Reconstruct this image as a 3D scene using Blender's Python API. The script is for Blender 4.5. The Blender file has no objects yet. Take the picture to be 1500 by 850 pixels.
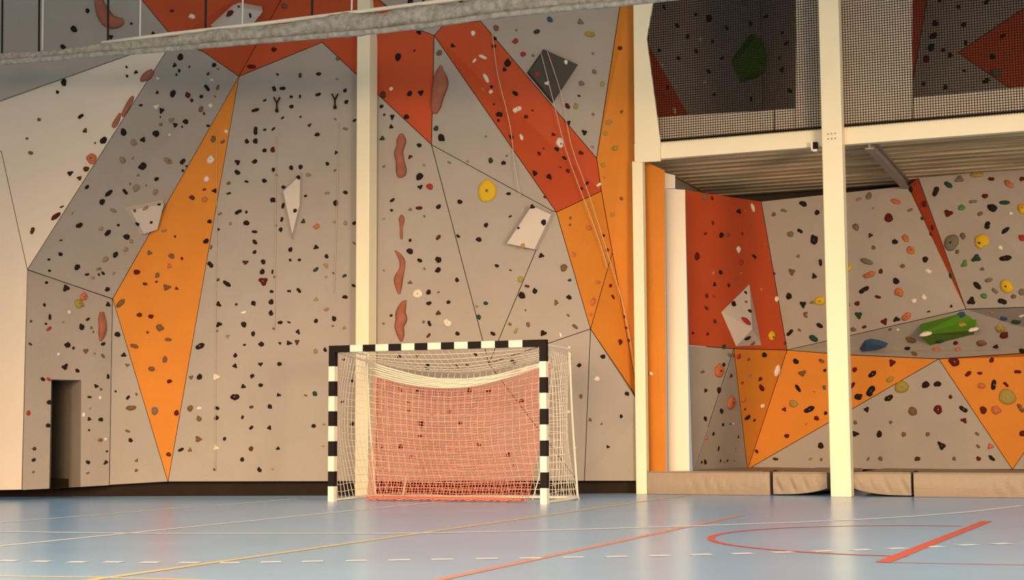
import bpy, bmesh, math, random
from mathutils import Vector, Matrix, noise
from mathutils.geometry import tessellate_polygon, intersect_ray_tri
SC = bpy.context.scene
COL = SC.collection
random.seed(7)

# ------------------------------------------------------------------ camera
F = 2200.0                       # focal length in pixels of the 1500 x 850 frame
EYE = Vector((0, 0, 0.87))
PITCH = math.atan(213 / F)
ROLL = math.radians(0.29)
r0, u0, FWD = Vector((1, 0, 0)), Vector((0, -math.sin(PITCH), math.cos(PITCH))), Vector((0, math.cos(PITCH), math.sin(PITCH)))
RGT = r0 * math.cos(ROLL) - u0 * math.sin(ROLL)
UPV = u0 * math.cos(ROLL) + r0 * math.sin(ROLL)
cam = bpy.data.objects.new('camera', bpy.data.cameras.new('camera'))
COL.objects.link(cam)
cam.data.sensor_width = 36
cam.data.lens = 36 * F / 1500
cam.data.clip_end = 200
m = Matrix.Identity(4)
for i in range(3):
    m[i][0], m[i][1], m[i][2], m[i][3] = RGT[i], UPV[i], -FWD[i], EYE[i]
cam.matrix_world = m
SC.camera = cam

# ------------------------------------------------------------------ light
SC.view_settings.view_transform = 'Standard'
SC.view_settings.look = 'None'
SC.view_settings.exposure = 0.0
SC.view_settings.gamma = 1
SC.view_settings.use_curve_mapping = False
W = bpy.data.worlds.new('world')
SC.world = W
W.use_nodes = True
W.node_tree.nodes['Background'].inputs[0].default_value = (1.0, 0.95, 0.88, 1)
W.node_tree.nodes['Background'].inputs[1].default_value = 0.39

def spot(name, loc, yaw, pitch, half, power, color, blend, radius):
    l = bpy.data.lights.new(name, 'SPOT')
    l.energy, l.color, l.spot_size, l.spot_blend, l.shadow_soft_size = power, color, math.radians(2 * half), blend, radius
    o = bpy.data.objects.new(name, l)
    COL.objects.link(o)
    o.location = loc
    o.rotation_euler = (math.radians(90 + pitch), 0, math.radians(-yaw))
    return o
# broad warm spots added out of view to light the walls: their cones fade out towards the top of the climbing wall
spot('unseen_wall_spot', (-8.0, 0.0, 3.0), 10, -35, 46, 13500, (1.0, 0.66, 0.37), 0.75, 2.5)
spot('unseen_wall_spot', (-3.5, -2.0, 3.2), 10, -34, 46, 15500, (1.0, 0.66, 0.37), 0.75, 2.5)
spot('unseen_wall_spot', (9.0, 2.0, 3.0), -5, -26, 44, 10500, (1.0, 0.68, 0.40), 0.45, 2.5)

# ------------------------------------------------------------------ helpers
def ray(px, py):
    return RGT * ((px - 750) / F) + UPV * ((425 - py) / F) + FWD
def P(px, py, d):                # point seen at a pixel, d metres down the hall
    v = ray(px, py)
    return EYE + v * (d / v.y)
def PZ(px, py, z=0.0):           # point of a level plane
    v = ray(px, py)
    return EYE + v * ((z - EYE.z) / v.z)
YAW = math.atan(900 / F)
U = Vector((math.cos(YAW), -math.sin(YAW), 0))      # along the mezzanine front, to the right
V = Vector((math.sin(YAW), math.cos(YAW), 0))       # away from the camera, along the court lines
ORG = Vector((1.80, 22.3, 0))                       # foot of the mezzanine corner
def UV(u, v, z=0.0):
    return ORG + U * u + V * v + Vector((0, 0, z))
def PU(px, py, v=0.0):           # point on the upright plane at distance v behind the mezzanine front
    d = ray(px, py)
    t = ((ORG + V * v - EYE).dot(V)) / d.dot(V)
    return EYE + d * t
def uof(p): return (p - ORG).dot(U)

def mat(name, col, rough=0.6, spec=0.3, var=0.0, scale=6.0, bump=0.0, bscale=60.0, metal=0.0, trans=0.0):
    M = bpy.data.materials.new(name)
    M.use_nodes = True
    nt = M.node_tree
    b = nt.nodes['Principled BSDF']
    b.inputs['Base Color'].default_value = (*col, 1)
    b.inputs['Roughness'].default_value = rough
    b.inputs['Specular IOR Level'].default_value = spec
    b.inputs['Metallic'].default_value = metal
    tc = nt.nodes.new('ShaderNodeTexCoord')
    if var > 0:
        n = nt.nodes.new('ShaderNodeTexNoise')
        n.inputs['Scale'].default_value = scale
        n.inputs['Detail'].default_value = 6
        cr = nt.nodes.new('ShaderNodeValToRGB')
        cr.color_ramp.elements[0].position, cr.color_ramp.elements[1].position = 0.3, 0.7
        cr.color_ramp.elements[0].color = (*[c * (1 - var) for c in col], 1)
        cr.color_ramp.elements[1].color = (*[min(1, c * (1 + var)) for c in col], 1)
        nt.links.new(tc.outputs['Object'], n.inputs['Vector'])
        nt.links.new(n.outputs['Fac'], cr.inputs['Fac'])
        nt.links.new(cr.outputs['Color'], b.inputs['Base Color'])
    if bump > 0:
        n2 = nt.nodes.new('ShaderNodeTexNoise')
        n2.inputs['Scale'].default_value = bscale
        bp = nt.nodes.new('ShaderNodeBump')
        bp.inputs['Strength'].default_value = bump
        bp.inputs['Distance'].default_value = 0.02
        nt.links.new(tc.outputs['Object'], n2.inputs['Vector'])
        nt.links.new(n2.outputs['Fac'], bp.inputs['Height'])
        nt.links.new(bp.outputs['Normal'], b.inputs['Normal'])
    return M

GREY = (0.335, 0.298, 0.262)
M = dict(
    grey=mat('grey_panel_paint', GREY, 0.75, 0.2, 0.04, 1.5, 0.25, 40),
    pale=mat('pale_panel_paint', (0.62, 0.54, 0.45), 0.7, 0.2, 0.03, 1.2),
    red=mat('red_panel_paint', (0.44, 0.068, 0.020), 0.7, 0.2, 0.05, 1.5, 0.2, 40),
    orange=mat('orange_panel_paint', (0.56, 0.20, 0.025), 0.7, 0.2, 0.05, 1.5, 0.2, 40),
    kick=mat('dark_brown_board', (0.018, 0.011, 0.007), 0.7, 0.15, 0.1, 4),
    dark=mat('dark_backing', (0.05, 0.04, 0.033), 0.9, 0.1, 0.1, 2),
    cream=mat('cream_steel_paint', (0.82, 0.75, 0.54), 0.45, 0.4, 0.02, 2),
    white=mat('white_paint', (0.80, 0.74, 0.62), 0.5, 0.4, 0.02, 2),
    black=mat('black_paint', (0.012, 0.009, 0.009), 0.6, 0.12, 0.1, 8),
    volume=mat('pale_grey_wedge', (0.52, 0.46, 0.41), 0.7, 0.2, 0.03, 3, 0.2, 40),
    charcoal=mat('charcoal_wedge', (0.055, 0.052, 0.045), 0.7, 0.2, 0.05, 3),
    vgreen=mat('green_wedge', (0.07, 0.20, 0.012), 0.6, 0.3, 0.06, 3),
    wood=mat('pale_timber', (0.60, 0.44, 0.25), 0.7, 0.2, 0.15, 3),
    steel=mat('grey_steel', (0.30, 0.25, 0.20), 0.5, 0.4, 0.05, 4),
    mat_cover=mat('beige_vinyl', (0.29, 0.23, 0.175), 0.5, 0.35, 0.05, 3, 0.3, 12),
    strap=mat('dark_webbing', (0.03, 0.022, 0.018), 0.8, 0.2, 0.1, 20),
    net=mat('olive_grey_netting', (0.38, 0.36, 0.31), 0.85, 0.1, 0.30, 14, 0.8, 30),
    rope=mat('white_cord', (0.75, 0.70, 0.62), 0.7, 0.2, 0.05, 30),
    climb_rope=mat('pale_climbing_rope', (0.55, 0.42, 0.30), 0.8, 0.1, 0.1, 30),
    goalnet=mat('white_net_twine', (0.72, 0.66, 0.56), 0.8, 0.1, 0.05, 30),
    rednet=mat('red_net_twine', (0.72, 0.20, 0.13), 0.8, 0.1, 0.08, 30),
    blacknet=mat('black_mesh', (0.012, 0.009, 0.008), 0.8, 0.1, 0.1, 30),
    board=mat('pinkish_white_board', (0.88, 0.78, 0.66), 0.7, 0.2, 0.03, 3),
    lw=mat('white_court_paint', (0.88, 0.93, 0.96), 0.4, 0.4, 0.03, 8),
    ly=mat('yellow_court_paint', (0.78, 0.66, 0.36), 0.4, 0.4, 0.03, 8),
    lr=mat('red_court_paint', (0.75, 0.13, 0.09), 0.4, 0.4, 0.04, 8),
    lp=mat('faded_red_court_paint', (0.74, 0.36, 0.30), 0.4, 0.4, 0.04, 8),
    bolt=mat('dark_bolt', (0.05, 0.045, 0.04), 0.35, 0.5, 0.05, 40, 0, 60, 0.6),
)
def plank_mat(name, col):
    Mt = mat(name, col, 0.7, 0.15)
    nt = Mt.node_tree; L = nt.links
    tc = nt.nodes.new('ShaderNodeTexCoord')
    ro = nt.nodes.new('ShaderNodeMapping'); ro.inputs['Rotation'].default_value = (0, 0, YAW)
    sc = nt.nodes.new('ShaderNodeMapping'); sc.inputs['Scale'].default_value = (0.35, 7.0, 1.0)
    nz = nt.nodes.new('ShaderNodeTexNoise'); nz.inputs['Scale'].default_value = 1.0; nz.inputs['Detail'].default_value = 8
    cr = nt.nodes.new('ShaderNodeValToRGB')
    cr.color_ramp.elements[0].position, cr.color_ramp.elements[1].position = 0.36, 0.62
    cr.color_ramp.elements[0].color = (*[c * 0.45 for c in col], 1); cr.color_ramp.elements[1].color = (*[c * 1.15 for c in col], 1)
    L.new(tc.outputs['Object'], ro.inputs['Vector']); L.new(ro.outputs['Vector'], sc.inputs['Vector'])
    L.new(sc.outputs['Vector'], nz.inputs['Vector']); L.new(nz.outputs['Fac'], cr.inputs['Fac'])
    L.new(cr.outputs['Color'], nt.nodes['Principled BSDF'].inputs['Base Color'])
    return Mt
M['wood'] = plank_mat('pale_timber_planks', (0.58, 0.44, 0.26))
HCOL = dict(k=('black', (0.018, 0.012, 0.010)), d=('dark brown', (0.09, 0.028, 0.014)), m=('maroon', (0.10, 0.012, 0.012)),
            g=('grey', (0.16, 0.135, 0.10)), t=('tan', (0.26, 0.185, 0.12)), r=('red', (0.33, 0.03, 0.02)),
            w=('white', (0.70, 0.62, 0.52)), y=('yellow', (0.60, 0.38, 0.015)), n=('green', (0.07, 0.20, 0.05)),
            u=('dark blue', (0.03, 0.07, 0.14)), o=('salmon orange', (0.46, 0.14, 0.055)), b=('brown', (0.16, 0.085, 0.042)),
            v=('olive', (0.32, 0.24, 0.05)), e=('dark green', (0.018, 0.055, 0.035)))
HM = {c: mat(n.replace(' ', '_') + '_resin', col, 0.75, 0.12 if c in 'kdme' else 0.25, 0.10, 25, 0.3, 90) for c, (n, col) in HCOL.items()}
M['tufa'] = mat('terracotta_pink_resin', (0.30, 0.105, 0.065), 0.7, 0.2, 0.12, 8, 0.4, 40)

class MB:                        # collects faces, links them as one mesh object
    def __init__(s): s.v, s.f = [], []
    def add(s, vs, fs):
        k = len(s.v)
        s.v += [tuple(v) for v in vs]
        s.f += [tuple(i + k for i in f) for f in fs]
    def box(s, o, a, b, c):      # corner and three edge vectors
        vs = [o, o + a, o + a + b, o + b, o + c, o + a + c, o + a + b + c, o + b + c]
        s.add(vs, [(3, 2, 1, 0), (4, 5, 6, 7), (0, 1, 5, 4), (1, 2, 6, 5), (2, 3, 7, 6), (3, 0, 4, 7)])
    def prism(s, poly, off):
        n = len(poly)
        tr = tessellate_polygon([[Vector(p) for p in poly]])
        vs = [Vector(p) for p in poly] + [Vector(p) + off for p in poly]
        s.add(vs, [tuple(t) for t in tr] + [tuple(i + n for i in reversed(t)) for t in tr] +
              [(i, (i + 1) % n, (i + 1) % n + n, i + n) for i in range(n)])
    def tube(s, pts, rad, seg=8, cap=True):
        pts = [Vector(p) for p in pts]
        n = len(pts)
        rad = rad if isinstance(rad, (list, tuple)) else [rad] * n
        vs, fs = [], []
        for i, p in enumerate(pts):
            t = (pts[min(i + 1, n - 1)] - pts[max(i - 1, 0)]).normalized()
            a = t.cross(Vector((0, 0, 1)))
            if a.length < 0.05: a = t.cross(Vector((1, 0, 0)))
            a.normalize()
            b = t.cross(a)
            for k in range(seg):
                q = 2 * math.pi * (k + 0.5) / seg
                vs.append(p + (a * math.cos(q) + b * math.sin(q)) * rad[i])
        for i in range(n - 1):
            for k in range(seg):
                k2 = (k + 1) % seg
                fs.append((i * seg + k, i * seg + k2, (i + 1) * seg + k2, (i + 1) * seg + k))
        if cap:
            fs.append(tuple(reversed(range(seg))))
            fs.append(tuple((n - 1) * seg + k for k in range(seg)))
        s.add(vs, fs)
    def build(s, name, material, parent=None, origin=None, smooth=False, bevel=0, fix=True):
        me = bpy.data.meshes.new(name)
        org = Vector(origin) if origin is not None else Vector((0, 0, 0))
        if parent is not None and origin is None: org = ORIGINS.get(parent.name, Vector((0, 0, 0)))
        me.from_pydata([tuple(Vector(v) - org) for v in s.v], [], s.f)
        if fix:
            b = bmesh.new(); b.from_mesh(me)
            bmesh.ops.recalc_face_normals(b, faces=b.faces)
            b.to_mesh(me); b.free()
        me.materials.append(material)
        if smooth: me.polygons.foreach_set('use_smooth', [True] * len(me.polygons))
        o = bpy.data.objects.new(name, me)
        COL.objects.link(o)
        if parent is not None:
            o.parent = parent
            if origin is not None: o.location = org - ORIGINS.get(parent.name, Vector((0, 0, 0)))
        else: o.location = org
        ORIGINS[o.name] = org.copy()
        if bevel:
            md = o.modifiers.new('bevel', 'BEVEL'); md.width = bevel; md.segments = 2; md.limit_method = 'ANGLE'
        return o
ORIGINS = {}
def tag(o, label=None, cat=None, group=None, kind=None):
    for k, v in (('label', label), ('category', cat), ('group', group), ('kind', kind)):
        if v: o[k] = v
    return o
def thing(name, loc, label, cat, group=None):
    o = bpy.data.objects.new(name, None)
    o.empty_display_size = 0.1
    COL.objects.link(o)
    o.location = loc
    ORIGINS[o.name] = Vector(loc)
    return tag(o, label, cat, group)

# ------------------------------------------------------------------ floor, back wall, kick board
fl = MB()
fl.box(Vector((-14, -6, -0.2)), Vector((30, 0, 0)), Vector((0, 35, 0)), Vector((0, 0, 0.2)))
Mfloor = mat('blue_sports_floor', (0.30, 0.57, 0.92), 0.25, 0.3, 0.05, 0.7)
floor = tag(fl.build('floor', Mfloor), kind='structure')
b = MB(); b.box(Vector((-12, 23.5, 0)), Vector((14.2, 0, 0)), Vector((0, 0.3, 0)), Vector((0, 0, 9)))
tag(b.build('wall_back', M['dark']), kind='structure')
b = MB(); b.prism([P(-90, 727, 22.42).xy.to_3d(), P(944, 722, 22.55).xy.to_3d(), P(944, 722, 22.75).xy.to_3d(), P(-90, 727, 22.62).xy.to_3d()], Vector((0, 0, 0.26)))
tag(b.build('baseboard_back', M['kick']), kind='structure')

def line_strip(pts, w, name, material, z=0.002):
    mb = MB()
    pts = [Vector(p) for p in pts]
    L, R = [], []
    for i, p in enumerate(pts):
        t = (pts[min(i + 1, len(pts) - 1)] - pts[max(i - 1, 0)]); t.z = 0; t.normalize()
        n = Vector((-t.y, t.x, 0))
        L.append(Vector((p.x, p.y, z)) + n * w / 2); R.append(Vector((p.x, p.y, z)) - n * w / 2)
    k = len(pts)
    mb.add(L + R, [(i, i + 1, i + 1 + k, i + k) for i in range(k - 1)])
    return mb
def smooth_path(pts, n=6):
    out = []
    for i in range(len(pts) - 1):
        p0, p1, p2, p3 = [Vector(pts[min(max(i + j, 0), len(pts) - 1)]) for j in (-1, 0, 1, 2)]
        for k in range(n):
            t = k / n
            out.append(0.5 * ((2 * p1) + (p2 - p0) * t + (2 * p0 - 5 * p1 + 4 * p2 - p3) * t * t + (3 * p1 - p0 - 3 * p2 + p3) * t ** 3))
    return out + [Vector(pts[-1])]
def court(pts, w, material, label, z):
    o = line_strip(pts, w, 'court_line', material, z).build('court_line', material, floor, fix=False)
    return tag(o, label)
def vline(px, py, near, far, w, material, label, z):     # a line that runs down the hall through one floor point
    p = PZ(px, py)
    court([p + V * near, p + V * far], w, material, label, z)
vline(0, 766, -6, 6, 0.07, M['lw'], 'pale line', 0.002)
vline(500, 750, -12, 3.2, 0.08, M['lw'], 'white line', 0.002)
vline(500, 798, -9, 10.3, 0.08, M['ly'], 'pale yellow line', 0.0024)
vline(1075, 757.5, -10, 0.3, 0.08, M['lp'], 'red line', 0.0024)
court(smooth_path([PZ(x, y) for x, y in ((-80, 778), (0, 779.5), (250, 782), (500, 782), (700, 780), (1000, 771.5), (1250, 762), (1400, 752), (1500, 741))]), 0.11, M['lw'], 'white curved line', 0.0028)
court(smooth_path([PZ(x, y) for x, y in ((-80, 843), (0, 844.5), (140, 846.5), (280, 850), (400, 855))]), 0.06, M['ly'], 'pale yellow line', 0.002)
court([PZ(105, 728.2), PZ(500, 728.4), PZ(940, 723.5)], 0.16, M['lw'], 'painted highlight along the floor edge', 0.002)  # highlight on the floor's far edge, painted as a pale strip
dm = MB()
dash = [(-38, 821), (12, 822), (61, 823), (113, 824), (166, 824), (220, 824.5), (277, 825), (337, 825), (397, 824), (458, 823), (522, 822), (585, 821), (648, 820), (713, 819), (777, 818), (840, 817), (903, 816), (966, 814.5), (1027, 813), (1087, 811.5), (1147, 809.5), (1205, 808), (1262, 806), (1314, 804), (1368, 801.5), (1417, 799), (1467, 797), (1514, 795)]
for i, (x, y) in enumerate(dash):
    xa, ya = dash[max(i - 1, 0)]; xb, yb = dash[min(i + 1, len(dash) - 1)]
    sl = (yb - ya) / (xb - xa); hw = (xb - xa) / (8.0 if 0 < i < len(dash) - 1 else 4.0)
    s_ = line_strip([PZ(x - hw, y - sl * hw), PZ(x + hw, y + sl * hw)], 0.11, '', None, 0.0026)
    dm.add(s_.v, s_.f)
tag(dm.build('court_line', M['lw'], floor, fix=False), 'white dashed line')
cc = Vector((3.50, 12.5, 0))
court([cc + (U * -math.cos(a) + V * math.sin(a)) * 1.86 for a in [math.radians(x) for x in range(-90, 91, 5)]], 0.06, M['lr'], 'red half circle', 0.003)
court([PZ(1293, 824.5), PZ(1446, 764)], 0.10, M['lr'], 'red line', 0.0034)
court([PZ(1293, 824.5), PZ(1560, 829.5)], 0.025, M['lr'], 'thin red line', 0.003)

# ------------------------------------------------------------------ climbing walls
TRIS = []                        # (a, b, c, zone) of every surface that carries holds
def inset(poly, k):
    n = len(poly); out = []
    area = sum(poly[i][0] * poly[(i + 1) % n][1] - poly[(i + 1) % n][0] * poly[i][1] for i in range(n))
    s = 1 if area > 0 else -1
    for i in range(n):
        a, p, c = [Vector(poly[j % n][:2]) for j in (i - 1, i, i + 1)]
        e1, e2 = (p - a).normalized(), (c - p).normalized()
        n1, n2 = Vector((-e1.y, e1.x)) * s, Vector((-e2.y, e2.x)) * s
        bis = n1 + n2
        if bis.length < 0.2: bis = n1
        bis.normalize()
        q = p + bis * min(k / max(bis.dot(n1), 0.25), 3 * k)
        out.append((q.x, q.y, poly[i][2]))
    return out
def panel(poly, zone, material, parent, label, gap=0.55, name=None, thick=0.05):
    poly = inset(poly, gap) if gap else poly
    pts = [P(*q) for q in poly]
    flat = [Vector((q[0], q[1], 0)) for q in poly]
    tr = tessellate_polygon([flat])
    n = len(pts)
    mb = MB()
    off = Vector((0, thick, 0))
    mb.add(pts + [p + off for p in pts], [tuple(t) for t in tr] + [tuple(i + n for i in reversed(t)) for t in tr] + [(i, (i + 1) % n, (i + 1) % n + n, i + n) for i in range(n)])
    o = mb.build(name or 'panel', material, parent)
    for t in tr: TRIS.append((pts[t[0]], pts[t[1]], pts[t[2]], zone))
    return tag(o, label)
def hit(px, py):
    d = ray(px, py).normalized(); best = None
    for a, b_, c, z in TRIS:
        q = intersect_ray_tri(a, b_, c, d, EYE, True)
        if q is None: continue
        t = (q - EYE).length
        if t > 0 and (best is None or t < best[0]):
            n = (b_ - a).cross(c - a).normalized()
            if n.dot(d) > 0: n = -n
            best = (t, q, n, z)
    return best

tall = thing('climbing_wall', P(450, 706, 22.3).xy.to_3d(), 'tall faceted climbing wall of grey, red and orange panels behind the goal', 'climbing wall')
c1, c2, c3, c4 = (40, 395, 21.3), (255, 57, 21.34), (350, 112, 22.2), (165, 438, 22.2)
f1, e1 = (246, 706, 22.2), (160, 711, 22.2)
h1, h2, h3, h4 = (472, 62, 22.2), (632, 212, 22.2), (636, 52, 22.05), (608, 41, 22.05)
t1, t2, t3, t4 = (150, -70, 21.1), (450, -70, 21.9), (535, -70, 22.05), (690, -70, 22.1)
k0, k1, k2, k3 = (704, 31, 22.1), (815, 311, 22.0), (874, 232, 22.55), (881, 280, 22.55)
VV, n1, m1, q0 = (716, 533, 22.2), (865, 482, 22.0), (897, 370, 22.5), (935, 585, 22.5)
w1, w2 = (846, 705, 22.2), (856, 705, 22.2)
GP, RP, OP = 'grey panel', 'red panel', 'orange panel'
panel([(-90, 222, 21.6), (2, 222, 21.5), c1, (32, 718, 21.3), (-90, 720, 21.6)], 'A', M['pale'], tall, 'plain pale side panel')
panel([(-90, 181, 21.6), (0, 148, 21.5), c2, c1, (2, 222, 21.5), (-90, 222, 21.6)], 'B', M['pale'], tall, 'pale slab')
panel([(-90, -70, 21.2), t1, c2, (0, 148, 21.5), (-90, 181, 21.6)], 'B2', M['grey'], tall, GP)
panel([c1, c2, (300, 77, 21.70), c3, c4], 'C', M['grey'], tall, GP)
panel([t1, t2, c3, (300, 77, 21.70), c2], 'R0', M['red'], tall, RP)
panel([t2, t3, (545, -8, 22.05), h4, h3, h2, h1, c3], 'H', M['red'], tall, RP)
panel([t3, t4, k0, (650, 36, 22.05), h3, h4, (545, -8, 22.05)], 'G0', M['grey'], tall, GP)
panel([t4, (915, -70, 22.5), (908, 10, 22.5), k2, k0], 'L', M['grey'], tall, GP)
panel([h3, (650, 36, 22.05), k0, k2, k3, k1], 'K', M['red'], tall, RP)
panel([h3, k1, (809, 309, 22.0), h2], 'I', M['grey'], tall, GP)
panel([h2, (809, 309, 22.0), VV], 'J', M['grey'], tall, GP)
panel([(809, 309, 22.0), k1, n1, VV], 'O', M['grey'], tall, GP)
panel([c3, h1, h2, VV, w1, f1], 'G', M['grey'], tall, GP)
panel([c3, f1, c4], 'F', M['orange'], tall, OP)
panel([c4, f1, e1], 'E', M['grey'], tall, GP)
panel([k1, k3, m1, n1], 'N', M['orange'], tall, OP)
panel([m1, q0, n1], 'N', M['orange'], tall, OP)
panel([(915, -70, 22.5), (936, -70, 22.38), (941, 600, 22.38), q0, m1, k3, k2, (908, 10, 22.5)], 'M', M['orange'], tall, OP)
panel([VV, n1, w2, w1], 'Q', M['grey'], tall, GP)
panel([n1, q0, (942, 600, 22.38), (942, 705, 22.38), w2], 'Q', M['grey'], tall, GP)
# the face with the small doorway: three fields of one mesh round the opening
dd = lambda x: 21.3 + (x - 36) / 127 * 0.9
mb = MB()
for poly in ([(40.6, 396), (75, 407.6), (75, 556), (72, 716), (32.6, 718)], [(75, 407.6), (119, 422.8), (119, 557), (75, 556)], [(119, 422.8), (164.4, 438.6), (159.6, 711), (118, 713.5), (119, 557)]):
    pts = [P(x, y, dd(x)) for x, y in poly]
    mb.add(pts, [tuple(range(len(pts)))])
    for i in range(1, len(pts) - 1): TRIS.append((pts[0], pts[i], pts[i + 1], 'D'))
tag(mb.build('panel', M['grey'], tall), 'grey panel with the doorway opening')
mb = MB()
fr = [P(75, 556, dd(75)), P(119, 557, dd(119)), P(118, 713.5, dd(118)), P(72, 716, dd(72))]
bk = [P(77, 557.5, 23.0), P(101, 559, 22.5), P(99, 714.5, 22.5), P(75, 715.5, 23.0)]
mb.add(fr + bk, [(0, 1, 5, 4), (1, 2, 6, 5), (2, 3, 7, 6), (3, 0, 4, 7), (4, 5, 6, 7)])
mb.build('doorway_recess', M['grey'], tall)
# panel beyond the narrow column
panel([(945, 236, 22.55), (974, 250, 22.5), (976, 692, 22.45), (948, 700, 22.55)], 'OB', M['orange'], tall, OP, 0)

low = thing('bouldering_wall', P(1250, 690, 25).xy.to_3d(), 'low faceted bouldering wall recessed under the mezzanine, with many coloured holds', 'climbing wall')
r1, r2, r3, r4 = (1003, 278, 23.7), (1115, 295, 24.9), (1153, 513, 25.36), (1009, 506, 23.8)
s0, s1, s2 = (1330, 272, 24.6), (1345, 260, 24.3), (1415, 453, 24.0)
x1, x2, x3, x4 = (1600, 238, 23.4), (1600, 447, 22.8), (1600, 511, 24.2), (1600, 470, 24.4)
y1, q1, q2 = (1375, 526, 24.8), (1075, 511, 24.49), (1095, 688, 25.4)
gl, gr = (1015, 692, 23.9), (1483, 688, 24.7)
panel([(975, 277, 22.95), (1003.5, 278, 22.85), (1010, 692, 22.75), (979, 692, 22.85)], 'WP', M['white'], low, 'white end panel', 0)
panel([(973, 253, 22.85), (989, 257, 22.95), (989, 276, 22.95), (973, 276, 22.85)], 'WP', M['white'], low, 'white end panel', 0)
panel([r1, r2, r3, q1, r4], 'bR', M['red'], low, RP)
panel([r2, s0, s2, r3], 'bG', M['grey'], low, GP)
panel([s0, s1, s2], 'bS', M['red'], low, RP)
panel([s1, x1, x2, s2], 'bX', M['grey'], low, GP)
panel([r3, s2, x2, x3, y1, (1240, 520, 25.0)], 'bV', M['grey'], low, GP)
panel([q1, r3, q2], 'bO1', M['orange'], low, OP)
panel([r3, (1240, 520, 25.0), y1, q2], 'bO2', M['orange'], low, OP)
panel([y1, gr, q2], 'bL', M['grey'], low, GP)
panel([y1, x3, (1600, 520, 24.4), gr], 'bO3', M['orange'], low, OP)
panel([gr, (1600, 520, 24.4), (1600, 690, 24.3)], 'bL', M['grey'], low, GP)
panel([r4, q1, gl], 'bW', M['grey'], low, GP)
panel([q1, q2, gl], 'bD', M['grey'], low, GP)

upper = thing('climbing_wall', UV(3, 3.5, 5.3), 'dark upper climbing wall on the mezzanine, seen through the black mesh', 'climbing wall')
panel([(920, -80, 24.3), (1112, -80, 26.3), (1118, 182, 26.1), (1016, 182, 25.2), (940, 60, 24.4)], 'uL', M['grey'], upper, GP)
panel([(936, 40, 24.35), (1018, 184, 25.1), (955, 204, 24.3)], 'uR', M['red'], upper, RP)
panel([(1112, -80, 26.3), (1240, -80, 25.2), (1240, 182, 25.2), (1118, 182, 26.1)], 'uL', M['grey'], upper, GP)
panel([(1240, -80, 25.2), (1372, -80, 25.0), (1330, 160, 25.2), (1240, 180, 25.2)], 'uR', M['red'], upper, RP)
panel([(1372, -80, 25.0), (1600, -80, 24.2), (1600, -55, 24.2), (1403, 77, 24.8), (1492, 138, 24.5), (1600, 200, 24.2), (1600, 230, 24.2), (1330, 160, 25.2)], 'uX', M['grey'], upper, GP)
panel([(1600, -55, 24.2), (1600, 200, 24.2), (1492, 138, 24.5), (1403, 77, 24.8)], 'uR', M['red'], upper, RP)

# ------------------------------------------------------------------ wedge volumes
def volume(poly, h, material, label, ins=0.82, zone='vol', shift=(0, 0), holdname='wall_wedge'):
    base = []
    hs = [hit(*p) for p in poly]
    cen = hit(sum(p[0] for p in poly) / len(poly), sum(p[1] for p in poly) / len(poly))
    nrm = cen[2]
    pts = []
    for p in poly:               # foot of the wedge, in the plane of the wall
        d = ray(*p)
        t = (cen[1] - EYE).dot(nrm) / d.dot(nrm)
        pts.append(EYE + d * t)
    c = sum(pts, Vector()) / len(pts)
    s = P(750 + shift[0], 425 - shift[1], c.y) - P(750, 425, c.y)
    top = [c + (p - c) * ins + nrm * h + s for p in pts]
    base = [p - nrm * 0.02 for p in pts]
    n = len(pts); mb = MB()
    mb.add(base + top, [tuple(range(n)), tuple(range(2 * n - 1, n - 1, -1))] + [(i, (i + 1) % n, (i + 1) % n + n, i + n) for i in range(n)])
    o = mb.build(holdname, material, None, c)
    tag(o, label, 'climbing volume', 'wedges bolted to the climbing walls')
    for i in range(1, n - 1): TRIS.append((top[0], top[i], top[i + 1], zone))
    for i in range(n):
        j = (i + 1) % n
        TRIS.append((base[i], base[j], top[j], zone)); TRIS.append((base[i], top[j], top[i], zone))
    return o
volume([(182, 303.5), (239, 292.5), (228, 336.5), (205, 344)], 0.12, M['volume'], 'pale four-sided wedge beside the tall orange kite panel', 0.85, 'vA')
volume([(308, 37), (341, 7), (351, 3), (384, 9), (368, 29), (358, 37), (330, 49), (319, 51)], 0.2, M['volume'], 'pale faceted wedge on the dark red panel above the rolled net', 0.8, 'vB')
volume([(443, 250), (413, 279), (429, 355), (442, 303)], 0.10, M['volume'], 'pale kite-shaped wedge on the tall grey panel', 0.82, 'vC')
volume([(784, 299), (814, 313), (788, 367), (745, 358)], 0.16, M['volume'], 'pale oblong wedge above the right end of the goal', 0.93, 'vD', (-3, -2))
volume([(795.5, 72), (847, 95), (809, 152.5), (771, 107)], 0.08, M['charcoal'], 'charcoal diamond-shaped wedge beside the red diagonal band', 0.93, 'vE')
def wedge(pts, faces, material, label, zone):
    q = []
    for x, y, lift in pts:
        h = hit(x, y) if lift >= 0 else None
        d = ray(x, y).normalized()
        q.append(h[1] - d * lift if lift > 0 else h[1] + d * 0.02)
    c = sum(q, Vector()) / len(q)
    mb = MB(); mb.add(q, faces)
    o = mb.build('wall_wedge', material, None, c)
    tag(o, label, 'climbing volume', 'wedges bolted to the climbing walls')
    for f in faces:
        for i in range(1, len(f) - 1): TRIS.append((q[f[0]], q[f[i]], q[f[i + 1]], zone))
wedge([(1054, 456, 0), (1097.5, 413, 0), (1102, 482, 0.35), (1077, 509, 0), (1116, 507, 0)], [(0, 1, 2, 3), (1, 4, 2), (2, 4, 3), (0, 3, 4, 1)], M['volume'], 'pale wedge on the red panel under the mezzanine', 'vF')
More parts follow.
